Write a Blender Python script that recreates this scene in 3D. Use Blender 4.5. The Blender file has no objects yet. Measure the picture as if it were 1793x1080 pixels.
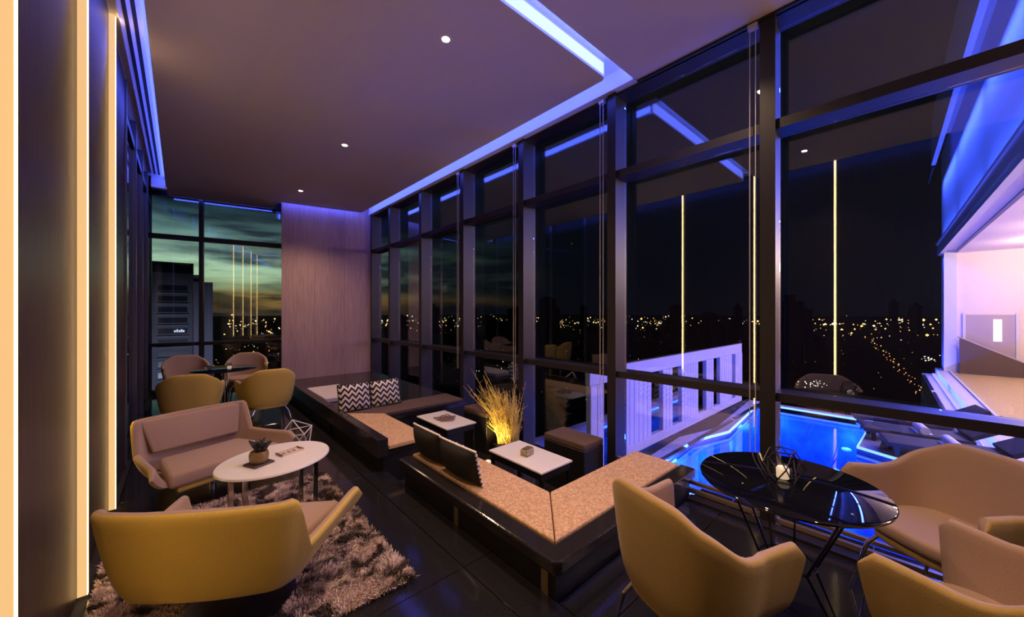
import bpy, bmesh, math, random
from mathutils import Vector, Matrix
random.seed(7)
R = math.radians
scene = bpy.context.scene
col = scene.collection

# ------------------------------------------------------------------ camera
F_PX = 645.0
cam_d = bpy.data.cameras.new('camera'); cam = bpy.data.objects.new('camera', cam_d); col.objects.link(cam)
cam_d.sensor_fit = 'HORIZONTAL'; cam_d.sensor_width = 36.0
cam_d.lens = 36.0 * F_PX / 1793.0
cam_d.shift_y = 6.0 / 1793.0
cam_d.clip_start = 0.02; cam_d.clip_end = 12000
cam.location = (0, 0, 1.5); cam.rotation_euler = (R(90), 0, R(-42))
scene.camera = cam

# ------------------------------------------------------------------ world: night sky with the last of a sunset
world = bpy.data.worlds.new('night_sky'); scene.world = world; world.use_nodes = True
wn, wl = world.node_tree.nodes, world.node_tree.links; wn.clear()
def wnode(t, **k):
    n = wn.new(t)
    for a, b in k.items(): setattr(n, a, b)
    return n
tc = wnode('ShaderNodeTexCoord'); sep = wnode('ShaderNodeSeparateXYZ'); wl.new(tc.outputs['Generated'], sep.inputs[0])
elev = wnode('ShaderNodeValToRGB')
cr = elev.color_ramp; cr.elements[0].position = 0.0; cr.elements[0].color = (.10, .065, .03, 1)
cr.elements[1].position = 1.0; cr.elements[1].color = (.003, .008, .018, 1)
for p, c in ((.012, (.22, .12, .035, 1)), (.030, (.50, .28, .07, 1)), (.050, (.20, .22, .10, 1)), (.075, (.34, .46, .28, 1)), (.125, (.40, .60, .44, 1)), (.165, (.16, .30, .28, 1)), (.21, (.03, .075, .10, 1)), (.40, (.010, .028, .05, 1))):
    e = cr.elements.new(p); e.color = c
wl.new(sep.outputs['Z'], elev.inputs[0])
# clouds: noise stretched along the horizon
mp = wnode('ShaderNodeMapping'); mp.inputs['Scale'].default_value = (2.0, 2.0, 13.0); wl.new(tc.outputs['Generated'], mp.inputs[0])
nz = wnode('ShaderNodeTexNoise'); nz.inputs['Scale'].default_value = 2.1; nz.inputs['Detail'].default_value = 6; wl.new(mp.outputs[0], nz.inputs[0])
cl = wnode('ShaderNodeValToRGB'); cl.color_ramp.elements[0].position = .42; cl.color_ramp.elements[0].color = (.10, .12, .15, 1)
cl.color_ramp.elements[1].position = .62; cl.color_ramp.elements[1].color = (1.15, 1.1, 1.0, 1); wl.new(nz.outputs[0], cl.inputs[0])
mul = wnode('ShaderNodeMix', data_type='RGBA', blend_type='MULTIPLY'); mul.inputs[0].default_value = 1
wl.new(elev.outputs[0], mul.inputs[6]); wl.new(cl.outputs[0], mul.inputs[7])
# the glow lies around the place where the sun went down
sun_dir = Vector((math.sin(R(4)), math.cos(R(4)), 0))
dp = wnode('ShaderNodeVectorMath', operation='DOT_PRODUCT'); wl.new(tc.outputs['Generated'], dp.inputs[0]); dp.inputs[1].default_value = sun_dir
az = wnode('ShaderNodeValToRGB'); az.color_ramp.elements[0].position = .72; az.color_ramp.elements[0].color = (.0, .0, .0, 1)
az.color_ramp.elements[1].position = 1.0; az.color_ramp.elements[1].color = (1, 1, 1, 1)
e = az.color_ramp.elements.new(.90); e.color = (.06, .06, .06, 1)
e = az.color_ramp.elements.new(.97); e.color = (.45, .45, .45, 1)
wl.new(dp.outputs['Value'], az.inputs[0])
glow = wnode('ShaderNodeMix', data_type='RGBA', blend_type='MULTIPLY'); glow.inputs[0].default_value = 1
wl.new(mul.outputs[2], glow.inputs[6]); wl.new(az.outputs[0], glow.inputs[7])
add = wnode('ShaderNodeMix', data_type='RGBA', blend_type='ADD'); add.inputs[0].default_value = 1
wl.new(glow.outputs[2], add.inputs[6]); add.inputs[7].default_value = (.0016, .0022, .0034, 1)
bg = wnode('ShaderNodeBackground'); bg.inputs[1].default_value = 1.25; wl.new(add.outputs[2], bg.inputs[0])
wo = wnode('ShaderNodeOutputWorld'); wl.new(bg.outputs[0], wo.inputs[0])

# ------------------------------------------------------------------ exposure
vs = scene.view_settings
vs.view_transform = 'Standard'; vs.look = 'None'; vs.gamma = 1.0; vs.exposure = 0.30; vs.use_curve_mapping = False
scene.cycles.use_denoising = True
scene.cycles.max_bounces = 10; scene.cycles.transparent_max_bounces = 24; scene.cycles.sample_clamp_indirect = 4.0
scene.cycles.caustics_reflective = False; scene.cycles.caustics_refractive = False

BLUE = (.085, .125, 1.0)
COVE_W = 6.0       # strength of the blue cove strips
LED_W = .72         # strength of the vertical warm strips
SPOT_W = 125.0       # power of the ceiling downlights
# ------------------------------------------------------------------ materials
MATS = {}
def mat(name, color=(.5, .5, .5), rough=.5, metal=0., emit=None, strength=0., var=0., scale=8., bump=0., bscale=None, stretch=(1, 1, 1), coat=0., spec=.5, sheen=0., sample=True, detail=3):
    m = bpy.data.materials.new(name); m.use_nodes = True; nt = m.node_tree
    b = nt.nodes['Principled BSDF']
    b.inputs['Base Color'].default_value = (*color, 1); b.inputs['Roughness'].default_value = rough
    b.inputs['Metallic'].default_value = metal; b.inputs['Specular IOR Level'].default_value = spec
    if coat: b.inputs['Coat Weight'].default_value = coat; b.inputs['Coat Roughness'].default_value = .03
    if sheen: b.inputs['Sheen Weight'].default_value = sheen; b.inputs['Sheen Roughness'].default_value = .5
    if emit:
        b.inputs['Emission Color'].default_value = (*emit, 1); b.inputs['Emission Strength'].default_value = strength
        if not sample: m.cycles.emission_sampling = 'NONE'
    if var or bump:
        t = nt.nodes.new('ShaderNodeTexCoord'); mp = nt.nodes.new('ShaderNodeMapping'); mp.inputs['Scale'].default_value = stretch
        nt.links.new(t.outputs['Object'], mp.inputs[0])
        n = nt.nodes.new('ShaderNodeTexNoise'); n.inputs['Scale'].default_value = scale; n.inputs['Detail'].default_value = detail
        nt.links.new(mp.outputs[0], n.inputs[0])
        if var:
            r = nt.nodes.new('ShaderNodeValToRGB')
            r.color_ramp.elements[0].position = .3; r.color_ramp.elements[1].position = .7
            r.color_ramp.elements[0].color = (*[max(0, c * (1 - var)) for c in color], 1)
            r.color_ramp.elements[1].color = (*[min(1, c * (1 + var)) for c in color], 1)
            nt.links.new(n.outputs[0], r.inputs[0]); nt.links.new(r.outputs[0], b.inputs['Base Color'])
        if bump:
            n2 = n
            if bscale:
                n2 = nt.nodes.new('ShaderNodeTexNoise'); n2.inputs['Scale'].default_value = bscale; n2.inputs['Detail'].default_value = detail
                nt.links.new(mp.outputs[0], n2.inputs[0])
            bp = nt.nodes.new('ShaderNodeBump'); bp.inputs['Strength'].default_value = bump; bp.inputs['Distance'].default_value = .01
            nt.links.new(n2.outputs[0], bp.inputs['Height']); nt.links.new(bp.outputs[0], b.inputs['Normal'])
    MATS[name] = m
    return m

def glass_mat(name, f0=.095, tint=(.86, .92, .96), power=4.0, gain=.75):
    m = bpy.data.materials.new(name); m.use_nodes = True; nt = m.node_tree; nt.nodes.clear()
    lw = nt.nodes.new('ShaderNodeLayerWeight'); lw.inputs[0].default_value = .5
    pw = nt.nodes.new('ShaderNodeMath'); pw.operation = 'POWER'; pw.inputs[1].default_value = power; nt.links.new(lw.outputs['Facing'], pw.inputs[0])
    ma = nt.nodes.new('ShaderNodeMath'); ma.operation = 'MULTIPLY_ADD'; ma.inputs[1].default_value = gain; ma.inputs[2].default_value = f0; nt.links.new(pw.outputs[0], ma.inputs[0])
    tr = nt.nodes.new('ShaderNodeBsdfTransparent'); tr.inputs[0].default_value = (*tint, 1)
    gl = nt.nodes.new('ShaderNodeBsdfGlossy'); gl.inputs['Roughness'].default_value = .0; gl.inputs[0].default_value = (.9, .95, 1, 1)
    mx = nt.nodes.new('ShaderNodeMixShader'); nt.links.new(ma.outputs[0], mx.inputs[0]); nt.links.new(tr.outputs[0], mx.inputs[1]); nt.links.new(gl.outputs[0], mx.inputs[2])
    o = nt.nodes.new('ShaderNodeOutputMaterial'); nt.links.new(mx.outputs[0], o.inputs[0])
    MATS[name] = m
    return m

def chevron_mat(name, light=(.78, .70, .62), dark=(.012, .008, .008)):
    m = bpy.data.materials.new(name); m.use_nodes = True; nt = m.node_tree; b = nt.nodes['Principled BSDF']; b.inputs['Roughness'].default_value = .85
    t = nt.nodes.new('ShaderNodeTexCoord'); s = nt.nodes.new('ShaderNodeSeparateXYZ'); nt.links.new(t.outputs['Object'], s.inputs[0])
    def math_(op, a, bb):
        n = nt.nodes.new('ShaderNodeMath'); n.operation = op
        for i, v in enumerate((a, bb)):
            if isinstance(v, (int, float)): n.inputs[i].default_value = v
            else: nt.links.new(v, n.inputs[i])
        return n.outputs[0]
    zig = math_('PINGPONG', math_('ADD', s.outputs['X'], 10.0), .042)
    h = math_('SUBTRACT', s.outputs['Z'], math_('MULTIPLY', zig, 1.25))
    f = math_('FRACT', math_('MULTIPLY', h, 14.0), 0)
    c = math_('GREATER_THAN', f, .48)
    mx = nt.nodes.new('ShaderNodeMix'); mx.data_type = 'RGBA'; nt.links.new(c, mx.inputs[0])
    mx.inputs[6].default_value = (*dark, 1); mx.inputs[7].default_value = (*light, 1)
    nt.links.new(mx.outputs[2], b.inputs['Base Color'])
    MATS[name] = m
    return m

mat('ceiling_paint', (.82, .74, .72), .75, bump=.05, scale=60)
mat('cove_paint', (.80, .80, .84), .6)
mat('dark_wood', (.034, .021, .026), .38, var=.35, scale=7, stretch=(6, 6, .35), bump=.08, spec=.4)
mat('column_laminate', (.54, .36, .36), .6, var=.16, scale=9, stretch=(7, 7, .3), bump=.08)
mat('granite', (.016, .015, .018), .10, var=.5, scale=160, spec=.5)
mat('granite_side', (.020, .018, .020), .22, var=.4, scale=140)
mat('grout', (.03, .028, .03), .7)
mat('black_stone', (.022, .018, .019), .14, var=.4, scale=120)
mat('black_base', (.008, .007, .008), .5)
mat('frame_metal', (.018, .015, .019), .4, metal=.1)
mat('rail_metal', (.42, .30, .18), .35, metal=.7)
mat('chrome', (.75, .72, .68), .12, metal=1.)
mat('dark_metal', (.05, .045, .045), .3, metal=.8)
mat('brass', (.60, .42, .20), .3, metal=.8)
mat('black_metal', (.012, .012, .013), .35, metal=.3)
mat('black_glass', (.004, .004, .006), .03, spec=.45)
mat('white_top', (.84, .80, .76), .28, coat=.3)
mat('white_wire', (.85, .80, .74), .4)
mat('slot_black', (.004, .004, .006), .8)
mat('olive_fabric', (.56, .38, .07), .85, var=.08, scale=220, bump=.12, sheen=.15)
mat('taupe_fabric', (.38, .25, .175), .85, var=.06, scale=220, bump=.12, sheen=.15)
mat('tan_fabric', (.42, .275, .085), .85, var=.06, scale=220, bump=.12, sheen=.15)
mat('cushion_fabric', (.58, .36, .20), .9, var=.38, scale=75, bump=.25, detail=5)
mat('brown_fabric', (.115, .068, .056), .9, var=.25, scale=60, bump=.2)
mat('pale_pad', (.60, .52, .52), .8, var=.05, scale=40)
mat('pillow_black', (.016, .012, .011), .8, bump=.1, scale=150)
mat('bead', (.80, .74, .66), .5)
mat('rug_base', (.20, .15, .125), .95, var=.4, scale=14)
mat('pot_clay', (.20, .12, .05), .4, var=.3, scale=20)
mat('leaf_dark', (.010, .009, .007), .5, var=.4, scale=30)
mat('tray_wood', (.06, .035, .025), .35)
mat('card', (.62, .52, .42), .6)
mat('print_brown', (.22, .13, .11), .7)
mat('smoked_glass', (.34, .27, .17), .15, var=.5, scale=60, bump=.5)
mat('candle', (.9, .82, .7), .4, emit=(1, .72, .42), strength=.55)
mat('dry_grass', (.70, .52, .16), .8, var=.4, scale=6)
mat('chain_white', (.62, .58, .58), .5)
mat('lilac_wall', (.62, .58, .72), .7, var=.04, scale=8)
mat('deck_stone', (.40, .38, .46), .6, var=.15, scale=14)
mat('gravel', (.020, .020, .028), .9, var=.5, scale=60, bump=.6)
mat('pool_tile', (.12, .36, .85), .35, var=.35, scale=5, detail=6)
mat('lounger_dark', (.018, .018, .04), .6)
mat('towel', (.85, .83, .86), .9, bump=.2, scale=80)
mat('wing_white', (.72, .70, .74), .65)
mat('wing_interior', (.86, .74, .70), .7)
mat('wing_floor', (.62, .44, .17), .4, var=.15, scale=6, stretch=(1, 6, 1))
mat('door_grey', (.46, .38, .42), .5)
mat('door_light', (.9, .8, .6), .4, emit=(1, .78, .42), strength=1.1)
mat('panel_dark', (.10, .065, .055), .5)
mat('concrete', (.10, .10, .115), .8, var=.15, scale=.2)
mat('tower_side', (.16, .15, .20), .8)
mat('tower_dark', (.010, .010, .016), .3)
mat('city_dark', (.035, .032, .036), .9)
mat('city_ground', (.012, .011, .012), 1.0)
mat('led_blue', (.2, .3, 1), .5, emit=BLUE, strength=COVE_W)
mat('led_blue_soft', (.5, .55, .9), .5, emit=(.30, .36, 1.0), strength=1.6)
mat('led_blue_out', (.2, .3, 1), .5, emit=(.10, .15, 1.0), strength=8.)
mat('led_cyan', (.5, .7, 1), .5, emit=(.20, .42, 1.0), strength=2.0)
mat('led_white', (.9, .8, 1), .5, emit=(.75, .50, 1.0), strength=.7)
mat('led_warm', (.25, .16, .08), .5, emit=(1.0, .60, .24), strength=LED_W)
mat('led_front', (1, .8, .5), .5, emit=(1.0, .60, .22), strength=11.0)
mat('post_metal', (.16, .16, .19), .35, metal=.5)
mat('led_gold', (1, .8, .4), .5, emit=(1.0, .62, .14), strength=LED_W * .9)
mat('lamp_glow', (1, .9, .8), .5, emit=(1.0, .78, .55), strength=26., sample=False)
mat('lamp_glow_far', (1, .9, .8), .5, emit=(1.0, .82, .66), strength=6., sample=False)
mat('city_orange', (1, .6, .2), .5, emit=(1.0, .50, .14), strength=2.6, sample=False)
mat('city_white', (1, .9, .7), .5, emit=(1.0, .84, .58), strength=1.8, sample=False)
mat('city_dim', (1, .7, .4), .5, emit=(.9, .55, .22), strength=.6, sample=False)
mat('car_red', (1, .2, .1), .5, emit=(1.0, .25, .10), strength=1.1, sample=False)
mat('sign_white', (1, 1, 1), .5, emit=(.75, .85, 1.0), strength=.55, sample=False)
glass_mat('window_glass')
glass_mat('water', f0=.03, tint=(.55, .80, 1.0), power=4.0, gain=.6)
glass_mat('balustrade_glass', f0=.04, tint=(.34, .27, .27), gain=.4)
glass_mat('clear_glass', f0=.08, tint=(.82, .82, .85), gain=.8)
chevron_mat('chevron')

# ------------------------------------------------------------------ mesh helpers
class MB:
    def __init__(s): s.v = []; s.f = []; s.m = []
    def quad(s, pts, m=0):
        i = len(s.v); s.v += [tuple(p) for p in pts]; s.f.append(tuple(range(i, i + len(pts)))); s.m.append(m); return s
    def box(s, x0, x1, y0, y1, z0, z1, m=0):
        return s.prism([(x0, y0), (x1, y0), (x1, y1), (x0, y1)], z0, z1, m)
    def prism(s, poly, z0, z1, m=0, mt=None):
        n = len(poly); i = len(s.v)
        s.v += [(p[0], p[1], z0) for p in poly] + [(p[0], p[1], z1) for p in poly]
        s.f.append(tuple(range(i + n - 1, i - 1, -1))); s.m.append(m)
        s.f.append(tuple(range(i + n, i + 2 * n))); s.m.append(m if mt is None else mt)
        for k in range(n):
            a, b = i + k, i + (k + 1) % n
            s.f.append((a, b, b + n, a + n)); s.m.append(m)
        return s
    def ring(s, c, u, w, r, n):
        i = len(s.v)
        for k in range(n):
            a = 2 * math.pi * k / n; p = c + u * (r * math.cos(a)) + w * (r * math.sin(a)); s.v.append(tuple(p))
        return i
    def tube(s, pts, r, n=6, m=0, cap=True, closed=False):
        pts = [Vector(p) for p in pts]; rs = r if isinstance(r, (list, tuple)) else [r] * len(pts); idx = []
        for k, p in enumerate(pts):
            a = pts[k - 1] if (k > 0 or closed) else p; b = pts[(k + 1) % len(pts)] if (k < len(pts) - 1 or closed) else p
            d = (b - a).normalized(); up = Vector((0, 0, 1)) if abs(d.z) < .95 else Vector((1, 0, 0))
            u = d.cross(up).normalized(); w = u.cross(d).normalized(); idx.append(s.ring(p, u, w, rs[k], n))
        rng = range(len(pts)) if closed else range(len(pts) - 1)
        for k in rng:
            a, b = idx[k], idx[(k + 1) % len(pts)]
            for j in range(n):
                j2 = (j + 1) % n; s.f.append((a + j, b + j, b + j2, a + j2)); s.m.append(m)
        if cap and not closed:
            s.f.append(tuple(range(idx[0], idx[0] + n))); s.m.append(m)
            s.f.append(tuple(range(idx[-1] + n - 1, idx[-1] - 1, -1))); s.m.append(m)
        return s
    def lathe(s, prof, n=32, m=0, c=(0, 0), close=True):
        idx = []
        for r, z in prof:
            i = len(s.v); idx.append(i)
            for k in range(n):
                a = 2 * math.pi * k / n; s.v.append((c[0] + r * math.cos(a), c[1] + r * math.sin(a), z))
        for k in range(len(prof) - 1):
            a, b = idx[k], idx[k + 1]
            for j in range(n):
                j2 = (j + 1) % n; s.f.append((a + j, a + j2, b + j2, b + j)); s.m.append(m)
        if close:
            s.f.append(tuple(range(idx[0] + n - 1, idx[0] - 1, -1))); s.m.append(m)
            s.f.append(tuple(range(idx[-1], idx[-1] + n))); s.m.append(m)
        return s
    def build(s, name, mats, parent=None, smooth=False, bevel=0., seg=2, loc=None, rotz=0., kind=None):
        me = bpy.data.meshes.new(name); me.from_pydata(s.v, [], s.f)
        if isinstance(mats, str): mats = [mats]
        for k in mats: me.materials.append(MATS[k])
        me.polygons.foreach_set('material_index', s.m)
        bm = bmesh.new(); bm.from_mesh(me)
        if not kind == 'nofix': bmesh.ops.recalc_face_normals(bm, faces=bm.faces)
        if bevel:
            es = [e for e in bm.edges if e.is_manifold and e.calc_face_angle(0) > .6]
            bmesh.ops.bevel(bm, geom=es, offset=bevel, segments=seg, affect='EDGES', profile=.5, clamp_overlap=True)
        bm.to_mesh(me); bm.free()
        if smooth:
            me.polygons.foreach_set('use_smooth', [True] * len(me.polygons))
            try: me.set_sharp_from_angle(angle=R(50))
            except Exception: pass
        me.update()
        o = bpy.data.objects.new(name, me); col.objects.link(o)
        if parent: o.parent = parent
        if loc: o.location = loc
        if rotz: o.rotation_euler = (0, 0, rotz)
        return o

def tag(o, label=None, cat=None, group=None, kind=None):
    if label: o['label'] = label
    if cat: o['category'] = cat
    if group: o['group'] = group
    if kind: o['kind'] = kind
    return o
def thing(name, label, cat, loc=(0, 0, 0), rotz=0., group=None, kind=None):
    o = bpy.data.objects.new(name, None); col.objects.link(o); o.empty_display_size = .1
    o.location = loc; o.rotation_euler = (0, 0, rotz)
    return tag(o, label, cat, group, kind)
def copy_tree(o, parent=None):
    c = o.copy(); col.objects.link(c)
    if parent: c.parent = parent
    for ch in list(o.children): copy_tree(ch, c)
    return c
def box(name, m, x0, x1, y0, y1, z0, z1, parent=None, bevel=0., seg=1):
    return MB().box(x0, x1, y0, y1, z0, z1).build(name, m, parent, bevel=bevel, seg=seg)
def struct(name, label, cat): return thing(name, label, cat, kind='structure')
def add_light(name, typ, loc, power, color, parent=None, rot=(0, 0, 0), **k):
    d = bpy.data.lights.new(name, typ); d.energy = power; d.color = color
    for a, b in k.items(): setattr(d, a, b)
    o = bpy.data.objects.new(name, d); col.objects.link(o); o.location = loc; o.rotation_euler = rot
    if parent: o.parent = parent
    return o

# ------------------------------------------------------------------ room
WX = 3.09           # room face of the window wall mullions
GX = 3.28           # glass plane
LX = -.40           # face of the left wall panels
CZ = 3.60           # ceiling
TZ = 3.76           # top of the light coves
PIT = (1.45, WX + .1, 1.25, 4.95)   # sunken seating corner

# floor: polished dark tiles round the sunken pit
floor = struct('floor', 'polished black granite tiled floor of the lounge', 'floor')
sub = MB()
for (x0, x1, y0, y1) in ((-.9, 1.45, -3.2, 9.9), (1.45, 3.34, -3.2, 1.25), (1.45, 3.34, 4.95, 9.9)): sub.box(x0, x1, y0, y1, -.30, -.022)
sub.box(1.45, 3.34, 1.25, 4.95, -.30, -.24)
sub.build('floor_bed', 'grout', floor)
tile_cache = {}
def tile(x0, x1, y0, y1, z):
    k = (round(x1 - x0, 3), round(y1 - y0, 3))
    if k not in tile_cache:
        o = MB().box(0, k[0], 0, k[1], -.02, 0).build('tile', 'granite', floor, bevel=.0015, seg=1); tile_cache[k] = o.data
    else:
        o = bpy.data.objects.new('tile', tile_cache[k]); col.objects.link(o); o.parent = floor
    o.location = (x0, y0, z)
TS = .8; GAP = .005
for (x0, x1, y0, y1, z) in ((-.36, 1.45, -3.0, 9.4, 0), (1.45, 3.3, -3.0, 1.25, 0), (1.45, 3.3, 1.25, 4.95, -.22)):
    nx = math.ceil((x1 - x0) / TS - 1e-6); 
    ys = []; y = y0
    while y < y1 - 1e-6:
        ny = min(y + TS, y1); ys.append((y, ny)); y = ny
    for i in range(nx):
        a, b = x0 + i * TS, min(x0 + (i + 1) * TS, x1)
        for (c, d) in ys: tile(a + GAP / 2, b - GAP / 2, c + GAP / 2, d - GAP / 2, z)

# back wall line, turned about ten degrees
BA = Vector((3.05, 8.72)); BD = Vector((-.988, .155))
def bline(x, off=0.):            # y on the back window plane at this x, moved towards the room by off
    return BA.y + (x - BA.x) * (BD.y / BD.x) - off
# left wall: dark wood panels, warm light strips between them
wl_ = struct('wall_left', 'dark wood panelled wall with glowing vertical light strips', 'wall')
box('wall_core', 'black_base', -.60, LX - .045, -3.1, 9.95, -.02, TZ + .2, wl_)
LEDY = (.82, 1.81, 2.96, 4.10)
edges = [-3.0] + list(LEDY) + [5.20]
for a, b in zip(edges[:-1], edges[1:]):
    box('panel', 'dark_wood', LX - .05, LX, a + .016, b - .016, 0.005, TZ, wl_, bevel=.002)
for y in LEDY:
    t = MB(); t.box(LX - .045, LX + .034, y - .012, y + .012, .004, TZ - .01)
    s = t.build('light_strip', 'led_warm', wl_, bevel=.003)
    tag(s, 'glowing warm vertical light strip')
    box('diffuser', 'led_front', LX + .034, LX + .036, y - .011, y + .011, .006, TZ - .02, s)
    box('strip_profile', 'brass', LX - .045, LX + .012, y + .012, y + .017, .004, TZ - .01, s)
# beyond the panels: dark glazed wall in dim blue
for k in range(4):
    y0 = 5.20 + k * 1.06
    box('glass_panel', 'black_glass', LX - .05, LX - .02, y0 + .03, y0 + 1.03, .08, 3.42, wl_)
    box('post', 'post_metal', LX - .06, LX + .012, y0 - .03, y0 + .03, 0, TZ, wl_)
box('post', 'post_metal', LX - .06, LX + .012, 9.41, 9.47, 0, TZ, wl_)
box('head_rail', 'frame_metal', LX - .06, LX, 5.2, 9.45, 3.42, 3.50, wl_)
box('sill_rail', 'frame_metal', LX - .06, LX, 5.2, 9.45, 0.0, .08, wl_)
# wall behind the camera
wb_ = struct('wall_rear', 'dark wood panelled wall behind the seating', 'wall')
box('wall_core', 'black_base', -.6, 3.4, -3.25, -3.06, -.02, TZ + .2, wb_)
for k in range(3): box('panel', 'dark_wood', LX + k * 1.16 + .005, LX + (k + 1) * 1.16 - .005, -3.06, -3.0, 0.005, TZ, wb_, bevel=.002)

# ceiling: dropped panels with coves between them
ceil = struct('ceiling', 'smooth painted dropped ceiling with blue lit coves', 'ceiling')
yb = lambda x: bline(x, .16)
MB().prism([(-.17, 1.91), (2.84, 1.91), (2.84, 7.93), (1.40, 8.20), (1.40, yb(1.4)), (-.17, yb(-.17))], CZ, TZ).build('dropped_panel', 'ceiling_paint', ceil)
MB().prism([(-.17, -3.0), (3.08, -3.0), (3.08, 1.72), (-.17, 1.72)], CZ, TZ).build('dropped_panel', 'ceiling_paint', ceil)
MB().box(-.62, 3.12, -3.3, 9.95, TZ, TZ + .15).build('cove_top', 'cove_paint', ceil)
MB().box(3.12, 3.5, -3.3, 9.95, TZ, TZ + .30).build('roof_edge', 'black_base', ceil)
# edge bead at the window
box('edge_bead', 'frame_metal', 3.078, 3.10, -3.0, 1.72, CZ - .02, CZ + .06, ceil)
# cove troughs: blue light strips on the edges of the dropped panels
def cove(p, q, side, m='led_blue'):
    p, q, n = Vector(p), Vector(q), Vector(side).normalized()
    def bar(name, m, o0, o1, z0, z1, par=ceil):
        return MB().prism([p + n * o0, q + n * o0, q + n * o1, p + n * o1], z0, z1).build(name, m, par)
    bar('cove_lip', 'cove_paint', 0, .012, CZ, CZ + .02)
    bar('cove_light', m, .001, .007, CZ + .02, CZ + .13)
cove((2.84, 1.93), (2.84, 7.92), (1, 0))
cove((-.17, 1.95), (-.17, 8.5), (-1, 0))
cove((-.17, -2.9), (-.17, 1.70), (-1, 0))
cove((-.10, 1.91), (2.82, 1.91), (0, -1), 'led_blue_soft')
cove((-.10, 1.72), (3.04, 1.72), (0, 1))
cove((2.82, 7.934), (1.41, 8.198), (.19, 1))
cove((1.38, yb(1.38)), (-.15, yb(-.15)), (.155, .988))
# air slots in the left cove
sl = MB(); sl.box(-.345, -.335, -2.5, 8.2, TZ - .045, TZ + .0)
box('air_slot_frame', 'cove_paint', -.345, -.215, -2.6, 8.4, TZ - .03, TZ, ceil)
for x in (-.318, -.268): box('air_slot', 'slot_black', x, x + .024, -2.5, 8.3, TZ - .032, TZ - .028, ceil)
box('cove_end', 'cove_paint', -.36, -.17, 8.55, 8.68, CZ - .02, TZ, ceil)

# window wall on the right
win = struct('window_1', 'tall dark framed window wall looking out over the pool and city', 'window')
MY = [-3.08, -1.81, -.54, .73, 2.0, 3.27, 4.54, 5.81, 7.08, 8.03]
mull = {}
for i, y in enumerate(MY):
    t = MB(); t.box(WX + .06, GX + .03, y - .032, y + .032, -.24, TZ); t.box(WX, WX + .06, y - .045, y + .045, -.24, TZ)
    t.box(WX - .006, WX + .002, y - .050, y - .035, -.24, TZ); t.build('mullion', 'frame_metal', win)
RZ = ((-.24, -.16), (.87, .93), (2.79, 2.86), (3.58, 3.76))
for a, b in zip(MY[:-1], MY[1:]):
    for (z0, z1) in RZ:
        box('transom', 'frame_metal', WX + .03, GX + .04, a + .033, b - .033, z0, z1, win)
    inpit = 1.2 < a and b < 5.0 
    for (z0, z1) in ((-.16, .87), (.93, 2.79), (2.86, 3.58)):
        box('pane', 'window_glass', GX - .006, GX + .006, a + .034, b - .034, z0 + .001, z1 - .001, win)
# sill rails near the floor, right of the pit
for a, b in zip(MY[:-1], MY[1:]):
    if b <= 2.05:
        box('sill_rail', 'rail_metal', WX + .02, WX + .05, a + .05, b - .05, .02, .05, win)
        box('sill_rail', 'rail_metal', WX + .02, WX + .05, a + .05, b - .05, .09, .115, win)
box('head_panel', 'cove_paint', 3.03, WX + .03, 1.73, 8.0, CZ, TZ, win, bevel=.003)
box('head_bead', 'cove_paint', 3.02, 3.03, 1.73, 8.0, CZ - .012, CZ + .01, win)
box('sill_step', 'frame_metal', 3.0, WX, -3.0, 1.25, 0.0, .02, win)

# back window
win2 = struct('window_2', 'corner window showing the sunset sky and a dark tower', 'window')
ang = math.atan2(BD.y, BD.x) - math.pi
win2.location = (1.62, bline(1.62), 0); win2.rotation_euler = (0, 0, ang)     # local -x runs to the left
L = 2.10
for x in (0, -1.34, -L):
    MB().box(x - .03, x + .03, -.06, .12, 0, TZ).build('mullion', 'frame_metal', win2)
for a, b in ((-L, -1.34), (-1.34, 0)):
    for z0, z1 in ((0, .08), (.87, .93), (2.84, 2.92), (3.62, TZ)): box('transom', 'frame_metal', a + .03, b - .03, -.03, .1, z0, z1, win2)
    for z0, z1 in ((.08, .87), (.93, 2.84), (2.92, 3.62)): box('pane', 'window_glass', a + .031, b - .031, .044, .056, z0, z1, win2)
# laminate column wall in the far corner
wback = struct('wall_back', 'mauve wood grain panel wall in the far corner', 'wall')
p0 = Vector((3.14, 8.05)); p1 = Vector((1.47, 8.37)); dv = (p1 - p0) / 3; nv = Vector((-dv.y, dv.x)).normalized() * -1
if nv.y < 0: nv = -nv
for k in range(3):
    a = p0 + dv * k + dv.normalized() * .001; b = p0 + dv * (k + 1) - dv.normalized() * .001
    MB().prism([a, b, b + nv * .05, a + nv * .05], 0, TZ).build('panel', 'column_laminate', wback, bevel=.0015, seg=1)
MB().prism([p0 + nv * .05, p1 + nv * .05 - dv * .0, p1 + nv * .95, p0 + nv * 1.1], 0, TZ).build('wall_core', 'column_laminate', wback)

# downlights
def downlight(x, y, label, power=SPOT_W):
    t = thing('downlight', label, 'downlight', (x, y, CZ), group='recessed ceiling downlights')
    MB().lathe([(.050, -.004), (.050, .001), (.036, .001), (.034, -.003)], 20, close=False).lathe([(.034, -.003), (.050, -.004)], 20, close=False).build('trim_ring', 'white_top', t, smooth=True)
    MB().lathe([(.0005, -.003), (.028, -.002), (.030, .004)], 16, close=True).build('bulb', 'lamp_glow', t, smooth=True)
    add_light('downlight_beam', 'SPOT', (0, 0, -.012), power, (1.0, .66, .40), t, spot_size=R(120), spot_blend=.9, shadow_soft_size=.04)
downlight(1.52, 2.45, 'bright recessed downlight nearest the cross cove, left of it')
downlight(1.54, 4.86, 'recessed downlight in the middle of the ceiling panel')
downlight(1.55, 7.20, 'recessed downlight closest to the mauve column wall')
downlight(2.45, 1.02, 'recessed downlight in the near ceiling, close to the window wall', SPOT_W * .75)
downlight(.50, 1.02, 'recessed downlight in the near ceiling, close to the light strip wall')
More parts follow.
